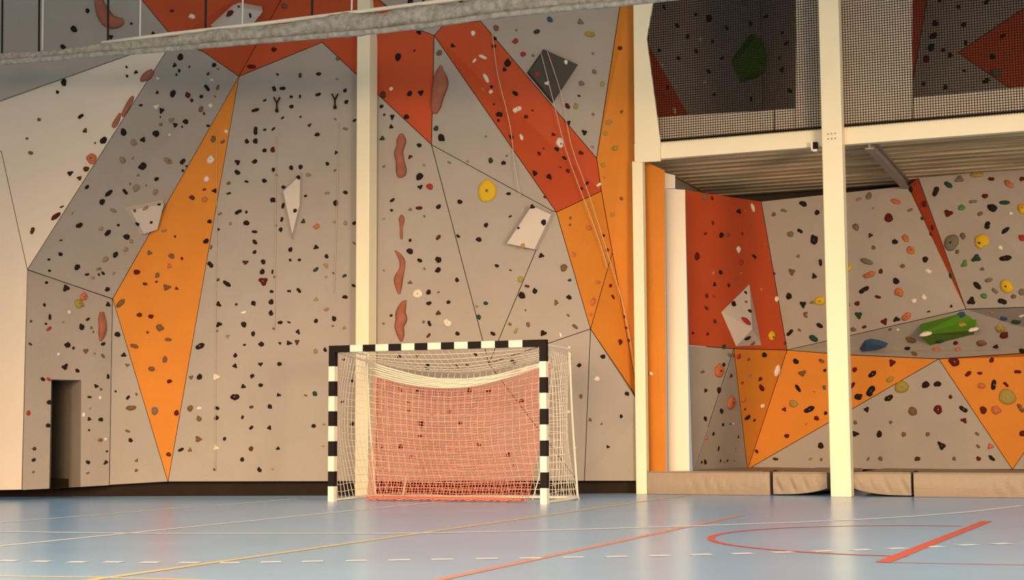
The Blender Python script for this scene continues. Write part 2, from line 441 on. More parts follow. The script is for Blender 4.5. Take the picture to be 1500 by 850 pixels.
wedge([(1349, 474, 0), (1415, 456.5, 0), (1430, 467, 0), (1346, 491, 0.40), (1428, 484, 0.40), (1363, 507, 0), (1426, 491, 0)], [(0, 1, 2, 4, 3), (3, 4, 6, 5), (0, 3, 5), (2, 6, 4), (0, 5, 6, 2, 1)], M['vgreen'], 'green box-shaped wedge on the overhang under the mezzanine', 'vG')
volume([(1100, 48), (1069, 90), (1084, 122), (1111, 114), (1119, 85), (1108, 54)], 0.15, M['vgreen'], 'green wedge on the dark upper wall behind the mesh', 0.8, 'vH')
volume([(1258, 511), (1266, 499), (1275, 496), (1288, 498), (1302, 503), (1285, 508)], 0.10, HM['u'], 'flat blue triangular wedge on the overhang under the mezzanine', 0.75, 'vI')

# ------------------------------------------------------------------ holds
def outline(kind, th, rnd):
    if kind == 'tri': r = 0.86 + 0.20 * math.cos(3 * th)
    elif kind == 'bean': r = 1.0 / math.sqrt((math.cos(th) / 1.25) ** 2 + (math.sin(th) / 0.72) ** 2) * (1 - 0.16 * max(0, math.sin(th)))
    elif kind == 'block': r = 0.92 / (abs(math.cos(th)) ** 4 + abs(math.sin(th)) ** 4) ** 0.25
    elif kind == 'double': r = 0.80 + 0.26 * math.cos(2 * th)
    elif kind == 'drop': r = 0.85 + 0.28 * math.cos(th) + 0.1 * math.cos(2 * th)
    elif kind == 'bar': r = 1.0 / math.sqrt((math.cos(th) / 1.5) ** 2 + (math.sin(th) / 0.62) ** 2)
    else: r = 1.0
    return r
def hold_mesh(kind, seed):
    rnd = random.Random(seed)
    seg, rings = 18, [(1.0, -0.08), (1.02, 0.15), (0.93, 0.38), (0.74, 0.58), (0.45, 0.70), (0.2, 0.73)]
    ph = [rnd.uniform(0, 6.28) for _ in range(4)]
    am = 0.05 if kind in ('disc', 'bar') else 0.09
    vs, fs = [], []
    tilt = rnd.uniform(-0.12, 0.12)
    for rr, h in rings:
        for k in range(seg):
            th = 2 * math.pi * k / seg
            r = outline(kind, th, rnd) * (1 + am * math.sin(2 * th + ph[0]) + am * 0.7 * math.sin(3 * th + ph[1]) + am * 0.5 * math.sin(5 * th + ph[2]))
            x, y = r * rr * math.cos(th), r * rr * math.sin(th)
            hh = h * (1 + tilt * x + 0.12 * math.sin(3 * x + ph[3]))
            vs.append((x, y, hh))
    n = len(rings)
    vs.append((0, 0, 0.66))
    for i in range(n - 1):
        for k in range(seg):
            k2 = (k + 1) % seg
            fs.append((i * seg + k, i * seg + k2, (i + 1) * seg + k2, (i + 1) * seg + k))
    for k in range(seg): fs.append(((n - 1) * seg + k, (n - 1) * seg + (k + 1) % seg, len(vs) - 1))
    fs.append(tuple(reversed(range(seg))))
    return vs, fs
KINDS = ['round', 'round', 'tri', 'bean', 'block', 'double', 'round', 'tri', 'bean', 'disc', 'bar', 'drop']
PROTO = {}
for i, k in enumerate(KINDS): PROTO.setdefault(k, []).append(hold_mesh(k, 40 + i))
SHAPE = dict(round='rounded', tri='three-cornered', bean='bean-shaped', block='blocky', double='two-lobed', disc='round', bar='elongated', drop='drop-shaped')
MESH = {}
def hmesh(kind, idx, c):
    key = (kind, idx, c)
    if key not in MESH:
        me = bpy.data.meshes.new('climbing_hold')
        vs, fs = PROTO[kind][idx]
        me.from_pydata(vs, [], fs)
        me.materials.append(HM[c])
        me.polygons.foreach_set('use_smooth', [True] * len(fs))
        MESH[key] = me
    return MESH[key]

H = []                           # every hold: pixel, radius in pixels, colour, kind, angle
def holds(ox, oy, s, text):
    for e in text.split(';'):
        e = e.split()
        if not e: continue
        x, y, r = [float(q) for q in e[:3]]
        c = e[3] if len(e) > 3 else 'k'
        kind = e[4] if len(e) > 4 else None
        ang = float(e[5]) if len(e) > 5 else None
        px, py, pr = ox + x / s, oy + y / s, r / s
        if any(abs(px - h[0]) < 3.2 and abs(py - h[1]) < 3.2 for h in H): continue
        H.append((px, py, pr, c, kind, ang))
Z = 4.25
holds(0, 0, Z, "545 67 14;460 181 20;392 292 16;690 230 16;818 147 10;955 220 20;750 255 12;398 514 20;358 574 11;243 745 12 b;503 725 18;530 815 16 d tri;788 417 9;847 450 13;791 474 9;978 576 10;876 655 11;1005 688 18;972 665 18 w;998 728 6;1000 775 12 g;980 488 10 w")
holds(0, 180, Z, "645 110 22;592 126 8 b;168 98 9 b;192 187 15 b bean;572 225 33 o;537 288 18 d;437 315 18;495 345 16 d tri;541 400 13;385 523 11 d;348 583 24 m bar 40;203 672 20 d;768 58 21;970 67 21;889 105 18;830 122 20 t;762 233 20 t;827 220 9 g;887 270 24;860 327 9 g;974 350 14;847 405 22 t;966 430 17 t;778 429 18;676 438 20 k bar 50;635 492 18;706 546 18 t;450 563 9 t;492 638 20;628 660 14 t;670 684 20 k bean;736 637 9;788 710 19;817 738 13 t;782 790 15 t;718 821 17;380 731 8;376 818 13;1045 235 24 t;810 380 8 g;910 390 7 g;838 547 10 b;990 510 11;906 531 16 t;858 630 16;941 620 9;931 810 16 b;1022 672 14 t")
holds(0, 360, Z, "304 86 10;308 156 9;480 134 18;541 179 12;577 200 11 t;615 180 9;641 171 12;615 145 14 g;655 85 18 t;708 172 10 t;668 272 15;410 265 22;289 230 10;276 369 10;520 318 24 o;490 362 28 v;432 413 11 w;309 445 15 k double 90;285 487 8;303 518 15 r;193 471 9 d;546 458 12;508 507 18;392 475 8 t;568 512 10 g;580 537 8 g;188 613 12 d;420 619 18;457 638 9;533 656 17 b;364 675 9 w;641 612 14;640 687 14 b;403 755 20;481 778 14;588 672 8 t;672 367 16;672 815 14;732 553 17;771 681 16;793 744 12 b;266 832 13;303 832 13 r;852 165 18 m;980 184 15 b;904 238 13 d;974 225 8 d;1038 260 22 b;751 358 25 b;868 431 15 d;940 441 15 m;995 511 22 b;919 540 9 d;838 625 20 b bean;1047 585 16 b bar 0;1027 709 17 b;945 767 19 b bean")
holds(0, 540, Z, "598 110 14;628 130 9 b;557 178 12;624 182 10 w;522 288 13 w;560 250 7 t;555 315 13;627 318 14;554 384 7;625 446 13 b;659 440 11 w;665 516 8;547 584 13;545 651 9 b;658 585 14;720 143 7;797 181 14;849 161 8 b;816 245 24 b;795 390 13 b;813 447 13;851 573 11 b;849 635 10 b;964 264 22 g;1050 535 14 d;1055 80 14 m;306 211 15;176 278 14 r;299 355 14;213 500 12 d;209 570 12;207 645 8 b")
holds(240, 0, Z, "102 355 20;67 406 15;95 440 10;158 416 8;78 465 8;275 460 10 m;312 405 14;300 497 13 w;55 583 20;148 592 18 m;173 625 12 m;233 601 12;268 547 20;230 680 17 b;250 708 10 m;290 658 14 w;70 778 16;135 757 17;45 748 18 t;113 789 7;275 783 10;337 430 10 t;335 545 14 b bar 85;318 600 8 b;50 68 12 m;175 103 18 w;467 42 10;413 85 24 d;537 96 13;750 38 18 b;685 308 15 m;545 415 20 m bar 0;708 464 9;848 470 15 d;963 460 15;687 553 17;740 550 16;793 603 10;848 601 11;961 588 15;629 625 11;571 685 18;795 664 13;739 734 10;851 728 7;907 780 12 m;571 815 22 k double 90;628 808 10;682 803 12;955 838 14;388 818 12 w")
holds(240, 180, Z, "308 102 18 b;366 118 13 b;290 230 24 w;266 350 18 w;252 415 10 d;317 424 16;176 466 16 d;255 478 18 o;285 615 13;70 708 8 d;262 737 18;48 830 17 b;113 845 9 m;116 240 20;118 298 9;140 270 8;35 75 9 w;517 116 14;570 114 16;627 172 13;678 168 16 m;459 246 18;566 241 15;458 308 18;682 292 12;701 325 9 g;793 280 14;851 275 14;900 325 14 t;403 376 12 b;515 366 12;626 361 14;1018 255 12;1018 437 14 t;405 439 11;680 481 17;745 401 12;882 455 9;742 517 14 k bar 80;464 555 20 k double 30;514 556 9;350 567 11 b;514 624 17;735 602 14;697 640 9 t;868 614 15 e tri;951 646 18 o;728 665 13;341 664 8;566 678 14 k bean;567 742 16 k bean;415 628 10 t;565 805 12;788 790 14;948 775 16 k tri;1013 832 13;295 775 12 b;838 340 13;817 547 12")
holds(240, 360, Z, "290 118 21;338 213 9 d;394 237 21;508 104 17 m tri;619 101 15;613 163 16;676 163 11;690 195 8 b;620 222 28 m tri 30;671 286 11;780 283 12;841 279 16;787 90 9;844 89 10;946 149 16 e;1010 123 16 v;1011 195 8 t;1057 172 8 b;341 365 17;451 366 8;558 359 15;668 351 16;667 420 15;948 335 14 v;1012 397 14 t;497 415 14 w;498 491 17;343 491 18;332 531 8 b;556 549 14;725 478 14;780 477 9;684 517 8 b;947 469 13;835 537 15 k tri;397 565 12 t;226 625 24 k bean 20;502 618 8;607 614 16;723 608 10;779 607 16;830 600 16 d tri;945 658 14 t;1004 649 12;445 684 13;443 749 15;602 738 14;720 737 13;550 812 13;222 818 17;170 820 14 b;325 818 24 w tri;1060 455 15;1052 500 8 b;112 79 10 d;35 128 16 o;80 267 11 d;42 842 13 m")
holds(240, 540, Z, "42 80 14 m;79 277 16 m;32 535 13 d;495 112 15;603 104 13;442 177 25;715 165 13;884 168 9 b;940 157 15 e;164 249 18 b;220 247 14 w bean;331 247 15;545 240 13 d;660 237 14 k block;219 313 16 b;328 308 14;490 304 12;544 368 13;657 369 14;933 358 13;998 348 9 t;215 440 20 b;378 438 11;107 505 15;163 508 13 b;325 494 18 w;543 500 14 d;711 498 12;488 567 13;993 484 7 t;316 630 8 d;595 631 14;676 627 8 v")
holds(480, 0, Z, "438 355 21;568 200 15;510 583 16;580 578 18;490 728 16;395 553 12 w;345 590 20 d;540 315 7 m;335 663 12;402 728 16;353 715 8;396 790 14 k tri;108 564 12;116 635 13;167 750 12;47 742 9 g;110 803 14 g;62 365 13 b;57 493 9 t;695 330 18 b;778 285 14;829 460 14;905 207 15 w;913 378 14 w;965 355 18 w bar -20;985 487 22 w bar -60;965 558 15 o;1015 572 14 w;1020 540 10;1040 240 12;1035 288 13;675 800 16 e;1035 650 8 m;1055 715 12;515 8 18;600 15 10;830 15 14 m")
holds(480, 180, Z, "340 98 16 e;53 185 12;45 297 9 b;3 253 10;111 434 13;50 500 17;7 437 10 t;42 617 9 t;110 625 13 t;165 625 12;165 750 10 b;350 272 9 g;350 598 8 t;570 140 14;514 212 14 m;600 263 9 t;572 335 22;576 400 16;635 398 20 r;402 482 14;398 545 9;514 540 11 g;570 530 17 m bean;602 582 8 g;513 732 10;690 523 15;689 713 16 d;512 800 19;708 93 22;757 247 11 g;872 240 9 t;1015 235 16 e;985 85 8 t;823 492 15;813 706 12;986 637 14;941 727 16;993 425 62 y disc")
holds(480, 360, Z, "574 92 15 k bean;689 88 19;687 152 17;602 144 9 g;513 230 13 b tri;628 290 15;690 290 8 b;630 359 14;752 352 12;689 420 16 d;805 214 13;395 435 9;597 475 9 b;633 485 16;808 548 13;628 560 14 d;105 188 12 e;162 249 12;108 320 14;40 174 8 b;45 457 11;37 498 9 t;104 512 12 t;984 359 13 e;940 445 15 e;928 378 10 t;1030 548 15;1053 125 13;350 155 7 g;348 485 8 g;560 300 30 w disc;745 480 28 w bean -20;445 690 12;558 685 10;920 677 12;620 748 14;622 773 10;806 750 9;868 745 9;98 710 9;152 838 12")
holds(480, 540, Z, "452 130 15;563 135 12;883 138 14;1005 142 16;503 207 10 b;503 267 10;648 288 9;760 268 12;824 337 12;580 345 22;575 420 10;456 487 16;340 489 7;940 475 14;518 551 11;698 490 7 b;340 620 7;600 630 7;152 75 10;90 207 10;152 345 12")
holds(720, 0, Z, "363 122 18 u;282 196 19 e;553 137 20 g;612 215 28 v;155 188 8 g;148 257 18 r;196 338 17 r;258 346 10 g;631 333 9 g;640 447 15 g;560 520 17 g;690 523 16 v;545 597 9;473 660 18 m;525 662 20 v;632 712 10 g;480 763 14;578 825 18;28 175 18 b;463 387 13 w;285 462 13 r;345 518 16 w tri;100 393 22 k block;80 433 14;148 582 16;158 682 28 w;50 713 19;215 727 13 m;42 750 10;255 688 7 m;5 585 8 w;385 838 13 m;65 830 12;800 300 14 d;810 695 11 b;730 762 18 v;710 832 14 v")
holds(720, 180, Z, "122 90 15;185 90 17 w bar 100;405 165 15;427 135 32 w drop 100;295 192 13 m;323 160 7 m;453 220 14;556 187 14 m;429 278 8 m;474 300 14 m;268 315 19 k tri;357 337 20 k tri;592 377 14;560 410 10;332 462 10 m;668 385 14 w;75 250 14;95 205 8 g;5 235 12;106 441 13;117 582 9;254 523 16 k tri;325 620 17;168 655 8;310 827 17 k tri;628 150 9 t;195 765 14 v;770 158 18 v;695 262 14 v;703 340 8 o;808 472 11 b;755 570 14 v;490 593 11 b;488 635 10 b;605 655 20 o;697 702 10 m;720 793 12 m;510 820 15 o")
holds(720, 360, Z, "35 125 13;118 153 8;180 210 18 v;222 252 13 d;270 283 16;189 310 21;450 138 22 b;487 215 10 e;483 322 15;403 355 16 b;478 434 10 b;228 492 14 b;115 489 10 b;153 530 16 v;521 504 17 b;322 545 20;10 549 14;212 402 6 b;430 556 14 w;660 228 16 o bar 10;630 350 22 o bar 55;615 430 12 o;740 250 12 m;755 320 14 m;828 442 9 m;838 512 11 m;857 590 10 m;800 600 17 m;905 635 9 b;693 691 15;546 745 13;657 830 17 w;485 705 14 v;130 715 12;142 732 10")
holds(720, 540, Z, "187 200 15;105 540 15;137 603 6;557 173 12 b;475 270 14 w;613 320 12 b;843 157 14;807 298 11;724 488 11;515 497 13 w;685 345 7 b;357 413 9;910 100 9;992 32 12 w")
holds(980, 260, Z, "220 122 17 g;268 130 12 m;433 212 18;475 205 10 o;520 188 20 w bar -60;272 283 12 d;225 350 12 d;325 360 18;365 360 16 b;432 448 19 w;173 492 22 m;529 493 16;447 528 17 r;320 592 15;275 595 14 o;282 667 14;371 672 12 k tri;234 738 14 d;278 740 12 r;232 813 14 d;450 595 9 o;455 350 9 d;575 700 12 o;670 757 18 w;615 380 9 d;655 598 9 d;477 717 10;480 775 9 b;402 788 17 k block;503 832 12;653 230 13 b;715 207 16 g;835 165 20;922 219 16;757 353 19 g;816 333 17;904 388 26;805 490 12 g;944 530 18;766 587 21 b;904 615 17;747 740 19;835 790 21 k tri;889 778 12 g;940 768 30 y disc;850 845 12 b")
holds(980, 440, Z, "285 132 14 d;148 205 10 m;240 210 11 m;478 130 25 r bar -38;488 235 18 k bar 30;521 268 14 b;340 288 16 e;635 230 32 y drop 80;722 268 11 m;850 97 14 b;753 202 21;813 186 12 b;938 157 18 k bar -30;900 237 24 e bar -30;592 340 18;433 350 16 r;495 368 11 r;400 345 12 r;500 470 12 t;567 490 14 m;575 545 22 m;455 515 10 r;583 658 18 w;465 620 16 o;472 678 9 m;487 730 19;531 747 10 m;790 380 19;830 455 22 b tri;803 548 18 k bar -55;775 645 24 v;718 680 14 m;873 678 26 k bean 20;918 735 15 m;950 378 17 b;967 543 15 b;970 437 10;975 703 11;905 570 8 o;733 845 14 m;855 770 8 o;208 447 14 b;310 440 40 o disc;340 402 13;373 340 15 g;227 562 14;310 560 18;385 470 14 m;385 638 42 o disc;325 690 20 k double;225 738 14;335 775 11;380 770 7;402 768 8 w;275 832 12;670 440 30 w bar 85")
holds(930, 600, 5.172, "540 215 18 o;593 197 16 k bar 90;632 297 14 k bar 80;783 208 11 d;765 295 9 g;530 398 20;505 400 12;648 390 10;700 388 10;755 390 7 b;680 400 6;923 318 14 m;1150 198 18 m;1065 375 17 m;1408 275 22;1412 380 11 b;1330 375 13 t")
holds(1230, 240, 3.933, "168 187 19 g;110 205 14 t;322 218 23 o;405 268 14 g;192 257 8 t;282 313 25 m;93 366 20 g;177 413 14 m;318 450 16;379 430 21 o;408 500 23 o disc;195 484 12 b;155 563 25 g bar -20;493 552 17;362 590 13 b;237 620 13 m;172 638 27 o;48 605 22 y;325 676 18;140 726 25 k double 30;342 740 25 o;220 767 14 m;101 805 14 m;48 810 14 b;485 770 16 w;428 790 14 w;510 618 18 w;643 821 8;36 375 8 o;410 147 18;490 232 18 m;535 368 13 m;475 315 10 e;525 405 12 m;640 645 14 e;555 160 25;627 122 22 e;690 90 24 g tri;790 65 26 v bar 0;873 89 17 m;975 117 26 o;1050 88 14 m;837 187 16 m;769 219 18 g;703 253 18 n;879 255 25;951 224 21 e;627 285 24 m tri;809 289 14 b;851 355 23 k double 80;955 385 19 k bar 45;1048 262 30 y;645 454 44 g disc;710 416 17 b;811 457 46 y drop 50;678 507 12 b;1052 428 20 r;788 545 25 e tri;957 543 26 k bean;719 577 20 n;822 607 11 b;925 483 14 w;860 670 18 g bean;793 702 21 k bar -45;963 707 37 y disc;895 733 18 g;1053 740 20 g;1002 765 14 b;760 792 24 k tri;832 762 17 n;938 793 24 k double -20;985 285 10 w")
holds(1230, 440, 3.933, "110 85 21 e;258 123 20 m tri;328 110 18;385 92 26 o;142 153 12 m;78 168 14 b;513 65 9 m;290 167 10 b;700 82 22 u;705 140 22 v;495 197 25 w bar 20;772 170 22 w;575 235 18 e bar 10;945 103 20 u;1017 122 23 e;925 160 28 v;947 200 24 m;900 266 16;1050 290 16;390 277 15;430 305 16 b;555 283 20 o;668 245 14 m;683 283 22 o;410 225 26 b;815 245 24 b;335 170 8 w;878 70 10 o;1045 90 14 w bar 30;302 360 20 m tri;86 400 14 m;188 424 21;72 492 16 m bar;290 455 20 v;178 523 30 k double 60;107 556 20;357 500 36 v disc;282 563 22 k bean;155 630 16;495 487 20;563 483 18;638 557 11 m;420 640 24 b disc;566 630 24 m;712 628 22;716 693 17 m tri;89 705 11 b;293 703 11 b;90 770 18 k tri;228 772 17;369 773 13 b;507 772 12 b;587 838 23 k tri;792 770 11 b;797 842 12 b;868 842 18 o;660 355 27 m block;875 345 14 m;740 423 17 m;808 420 12 m;1025 412 17 m;817 493 19 o;886 487 24;958 485 15 m;965 557 45 v disc;827 633 20 m;900 633 25 o;1042 622 22 b;1055 768 18 m")  # brown entry right of the green wedge: a shadow built as a hold
holds(1210, 600, 5.172, "320 375 13 b;412 373 16 b;692 374 19 m;970 373 14 b;1155 373 17 m;1255 368 22")
holds(940, 0, 3.864, "305 82 12;380 105 22;200 145 14;258 207 14;332 222 12 w;400 235 12;308 290 14;97 285 12;207 330 14;113 370 12 w;378 405 16;357 465 12 w;410 535 12;145 495 10;480 160 16;615 135 14;705 92 14;797 187 10;820 245 14;795 395 16;840 515 16;185 628 18 w;125 40 14;195 490 7 w;618 560 12;453 330 14;780 330 10")
holds(1220, 0, 3.864, "870 10 16;580 133 18;570 203 20;557 270 20;740 140 14;752 242 15;665 312 16;625 285 12;530 335 20 m;960 205 14 k bar 40;905 322 15;745 400 9;925 412 28 g;868 457 18;637 495 14;515 475 12;605 5 10;712 40 12")

def zone_of(z, x, y):
    if 500 < x < 850 and y > 505 and z in ('G', 'Q', 'O', 'J'): 
        return ('wall seen through the goal net', 'left half' if x < 650 else 'right half') if x < 798 else ('grey wall right of the goal', None)
    if z == 'G':
        if x > 545: return ('grey strip beside terracotta holds', 'upper' if y < 260 else 'middle' if y < 390 else 'lower')
        side = 'left' if x < 360 else 'centre' if x < 425 else 'right'
        row = ('top' if y < 190 else 'upper' if y < 270 else 'middle' if y < 350 else 'mid-lower' if y < 440 else 'lower' if y < 540 else 'bottom')
        return ('tall grey panel', row + ' ' + side)
    if z == 'C': return ('shaded left overhang', 'top' if y < 130 else 'upper' if y < 215 else 'middle' if y < 300 else 'lower')
    if z == 'F': return ('tall orange kite panel', 'upper' if y < 330 else 'middle' if y < 480 else 'lower')
    if z == 'D': return ('grey face around the doorway', 'upper' if y < 480 else 'lower')
    if z == 'bR': return ('red panel under mezzanine', 'upper' if y < 360 else 'lower')
    if z == 'bG': return ('grey boulder panel left of column' if x < 1215 else 'grey boulder panel right of column', 'upper' if y < 360 else 'lower')
    if z == 'bX': return ('far-right grey boulder panel', 'upper' if y < 330 else 'middle' if y < 400 else 'lower')
    if z == 'bL': return ('lowest grey boulder panel', 'left of column' if x < 1215 else 'upper' if y < 610 else 'lower')
    if z == 'uL': return ('dark upper wall left of column', None)
    if z in ('uX',) or (z == 'uR' and x > 1200): return ('dark upper wall right of column', None)
    if z == 'K': return ('red diagonal band', 'upper' if y < 160 else 'lower')
    d = dict(A='plain pale side panel', B='pale left slab', B2='grey panel above the rolled net', E='narrow grey strip by orange kite', R0='dark red panel up top', H='red panel behind pale column',
             G0='grey panel above the rolled net', L='grey slab around charcoal diamond', I='grey wedge below red band', J='grey slab above the goal', O='grey slab beside darker orange panel',
             N='darker orange panel', M='bright orange strip', Q='grey wall right of the goal', OB='orange panel behind thin column', WP='white end panel', bS='red sliver under mezzanine',
             bV='shaded overhang under mezzanine', bO1='darker orange boulder panel', bO2='orange boulder panel at column', bO3='orange boulder panel far right', bW='pale corner panel under mezzanine',
             bD='shaded corner panel under mezzanine', uR='red corner of upper wall', vA='pale wedge by orange kite', vB='pale wedge above rolled net', vC='pale kite wedge', vD='pale oblong wedge',
             vE='charcoal diamond wedge', vF='pale wedge under mezzanine', vG='green box wedge', vH='green upper wedge', vI='blue wedge')
    return (d[z], None)
ORD = 'first second third fourth fifth sixth seventh eighth ninth tenth eleventh twelfth thirteenth fourteenth fifteenth sixteenth seventeenth eighteenth nineteenth twentieth'.split()
recs = []
for i, (px, py, pr, c, kind, ang) in enumerate(H):
    h = hit(px, py)
    if h is None: continue
    rnd = random.Random(1000 + i)
    if kind is None: kind = rnd.choice(['round', 'round', 'bean', 'tri', 'block', 'double', 'round']) if pr < 5.5 else rnd.choice(['round', 'bean', 'block', 'double'])
    if ang is None: ang = rnd.uniform(-180, 180) if kind != 'bean' else rnd.uniform(-50, 50)
    recs.append(dict(px=px, py=py, r=pr, c=c, kind=kind, ang=ang, p=h[1], n=h[2], z=zone_of(h[3], px, py), idx=rnd.randrange(len(PROTO[kind])), asp=rnd.uniform(0.85, 1.12), zz=h[3]))
groups = {}
for r in recs: groups.setdefault((r['z'], r['c']), []).append(r)
for (z, c), g in groups.items():
    g.sort(key=lambda r: r['py'])
    cn = HCOL[c][0]
    where = '%s %s' % (z[0], z[1]) if z[1] else z[0]
    for k, r in enumerate(g):
        sh = SHAPE[r['kind']]
        n = len(g)
        o = 'only %s one' % cn if n == 1 else 'topmost %s' % cn if k == 0 else 'lowest %s' % cn if k == n - 1 else '%s %s from top' % (ORD[k], cn)
        r['label'] = '%s %s hold, %s, %s' % (cn, sh, o, where)
def hold_matrix(r):
    n = r['n']
    x = Vector((0, 0, 1)).cross(n).normalized()
    y = n.cross(x)
    a = math.radians(r['ang'])
    X, Y = x * math.cos(a) + y * math.sin(a), -x * math.sin(a) + y * math.cos(a)
    rad = r['r'] / F * (r['p'].y) * 1.02
    mm = Matrix.Identity(4)
    sc = (rad * r['asp'], rad / r['asp'], min(rad, 0.09) * 0.85)
    for i in range(3): mm[i][0], mm[i][1], mm[i][2], mm[i][3] = X[i] * sc[0], Y[i] * sc[1], n[i] * sc[2], r['p'][i]
    return mm
recs.sort(key=lambda r: -r['r'])
bv = MB()
bv.tube([(0, 0, 0.60), (0, 0, 0.76)], 0.16, 10)
bolt_me = None
gname = lambda z: 'holds on the bouldering wall' if z[0] == 'b' or z in ('vF', 'vG', 'vI') else 'holds on the dark upper wall' if z[0] == 'u' or z == 'vH' else 'holds on the tall climbing wall'
small = {}
for k, r in enumerate(recs):
    mm = hold_matrix(r)
    if k < 300:
        o = bpy.data.objects.new('climbing_hold', hmesh(r['kind'], r['idx'], r['c']))
        COL.objects.link(o)
        o.matrix_world = mm
        tag(o, r['label'], 'climbing hold', gname(r['zz']))
        if r['r'] > 5.2:
            if bolt_me is None:
                bo = bv.build('bolt', M['bolt'], o, origin=Vector((0, 0, 0)), fix=True); bolt_me = bo.data; bo.location = (0, 0, 0)
            else:
                bo = bpy.data.objects.new('bolt', bolt_me); COL.objects.link(bo); bo.parent = o
    else: small.setdefault(r['c'], []).append((r, mm))
# the several hundred smaller holds in one object
me = bpy.data.meshes.new('small_climbing_holds')
vs, fs, mi = [], [], []
for ci, (c, lst) in enumerate(small.items()):
    me.materials.append(HM[c])
    for r, mm in lst:
        k = len(vs); pv, pf = PROTO[r['kind']][r['idx']]
        vs += [tuple(mm @ Vector(v)) for v in pv]
        fs += [tuple(i + k for i in f) for f in pf]; mi += [ci] * len(pf)
me.from_pydata(vs, [], fs)
me.polygons.foreach_set('material_index', mi)
me.polygons.foreach_set('use_smooth', [True] * len(fs))
so = bpy.data.objects.new('small_climbing_holds', me); COL.objects.link(so)
tag(so, 'the many smallest black, brown and tan holds scattered over all climbing walls', 'climbing holds', None, 'stuff')
print('HOLDS', len(recs), 'stuff', sum(len(v) for v in small.values()), 'maxword', max(len(r['label'].split()) for r in recs[:300]), 'dups', 300 - len({r['label'] for r in recs[:300]}))

# large terracotta holds
def tufa(path, label, group='terracotta holds on the tall climbing wall', material=None):
    pts = []
    N = 26
    path = [Vector(p) for p in path]
    dense = smooth_path(path, 7)
    vs, fs, seg = [], [], 9
    c = hit(path[len(path) // 2].x, path[len(path) // 2].y)
    for i, q in enumerate(dense):
        a, b_ = dense[max(i - 1, 0)], dense[min(i + 1, len(dense) - 1)]
        t = Vector((b_.x - a.x, b_.y - a.y)).normalized(); nn = Vector((-t.y, t.x))
        h = hit(q.x, q.y)
        for k in range(seg):
            w = -1 + 2 * k / (seg - 1)
            px, py = q.x + nn.x * q.z * w, q.y + nn.y * q.z * w
            d = ray(px, py); tt = (h[1] - EYE).dot(h[2]) / d.dot(h[2])
            p = EYE + d * tt
            lift = math.sqrt(max(0, 1 - w * w)) * min(q.z, 9) * 0.0085
            lift *= 1 + 0.35 * noise.noise(p * 9)
            vs.append(p + h[2] * (lift if 0 < k < seg - 1 else -0.01))
    n = len(dense)
    for i in range(n - 1):
        for k in range(seg - 1): fs.append((i * seg + k, i * seg + k + 1, (i + 1) * seg + k + 1, (i + 1) * seg + k))
        fs.append((i * seg, (i + 1) * seg, (i + 1) * seg + seg - 1, i * seg + seg - 1))
    fs.append(tuple(range(seg))); fs.append(tuple((n - 1) * seg + k for k in reversed(range(seg))))
    mb = MB(); mb.add(vs, fs)
    return tag(mb.build('tufa_hold', material or M['tufa'], None, c[1], smooth=True), label, 'climbing hold', group)
tufa([(588, 196, 3), (588, 206, 7.5), (587, 214, 6.5), (584, 224, 7), (586, 236, 7), (588, 250, 8.5), (587, 258, 6), (587, 261, 2)], 'peanut-shaped terracotta hold, topmost of the four right of the pale column')
tufa([(588.5, 315, 2), (588.5, 320, 4.5), (588.5, 326, 4), (588, 333, 2.6), (588, 345, 2.6), (588.5, 351, 1.5)], 'thin pin-shaped terracotta hold, second of the four right of the pale column')
tufa([(578, 367, 1), (583, 372, 3), (589, 382, 4.5), (589, 394, 4.5), (584, 408, 7), (584, 420, 5.5), (585, 431, 2)], 'twisted tapering terracotta hold, third of the four right of the pale column')
tufa([(595, 440, 1.5), (591, 446, 5), (587, 458, 8), (588, 468, 9), (585, 478, 7.5), (587, 490, 6), (588, 501, 2)], 'knobbly tapering terracotta hold just above the goal crossbar')
tufa([(646, 96, 2), (645, 104, 6), (645, 114, 11), (645, 124, 12.5), (642, 136, 11), (640, 148, 9), (638, 158, 8), (637, 167, 3)], 'widest terracotta hold, on the grey strip right of the red panel')
tufa([(206, 119, 2), (211, 115, 5.5), (218, 109, 6), (224, 103, 3)], 'short terracotta hold near the top edge of the pale left slab')
tufa([(195, 141, 2), (192, 147, 3.8), (186, 158, 4), (181, 168, 3.5), (179, 171, 1.5)], 'slim terracotta hold along the slanted edge of the pale left slab')
tufa([(176, 166, 2), (173, 174, 3.6), (168, 183, 4.2), (165, 187, 2)], 'small terracotta hold below the slim one on the pale left slab')
tufa([(142, -12, 6), (146, 6, 8), (152, 20, 11), (160, 31, 11), (172, 33, 9), (181, 30, 4)], 'curved terracotta hold above the rolled net at top left')
tufa([(149, 457, 3), (149, 466, 5.5), (150, 478, 6), (149, 490, 5.5), (147, 500, 2)], 'ribbed salmon hold on the face above the small doorway')

# Y-shaped steel anchors on the tall grey panel
for (x, y, side) in ((406, 152, 'left'), (491, 147, 'right')):
    h = hit(x, y)
    t = thing('rope_anchor', h[1], 'black Y-shaped rope anchor high on tall grey panel, %s one of the pair' % side, 'anchor', 'Y-shaped anchors on the tall grey panel')
    n = h[2] * 0.03
    q = lambda dx, dy: hit(x + dx, y + dy)[1] + n
    mb = MB(); mb.tube([q(0, 11), q(0, 0), q(-4.5, -9)], 0.012, 8); mb.tube([q(0, 0), q(4.5, -9)], 0.012, 8); mb.build('hanger', M['black'], t)
    mb = MB(); mb.tube([q(0, 9), q(0, 13)], 0.025, 8); mb.build('carabiner', M['black'], t)

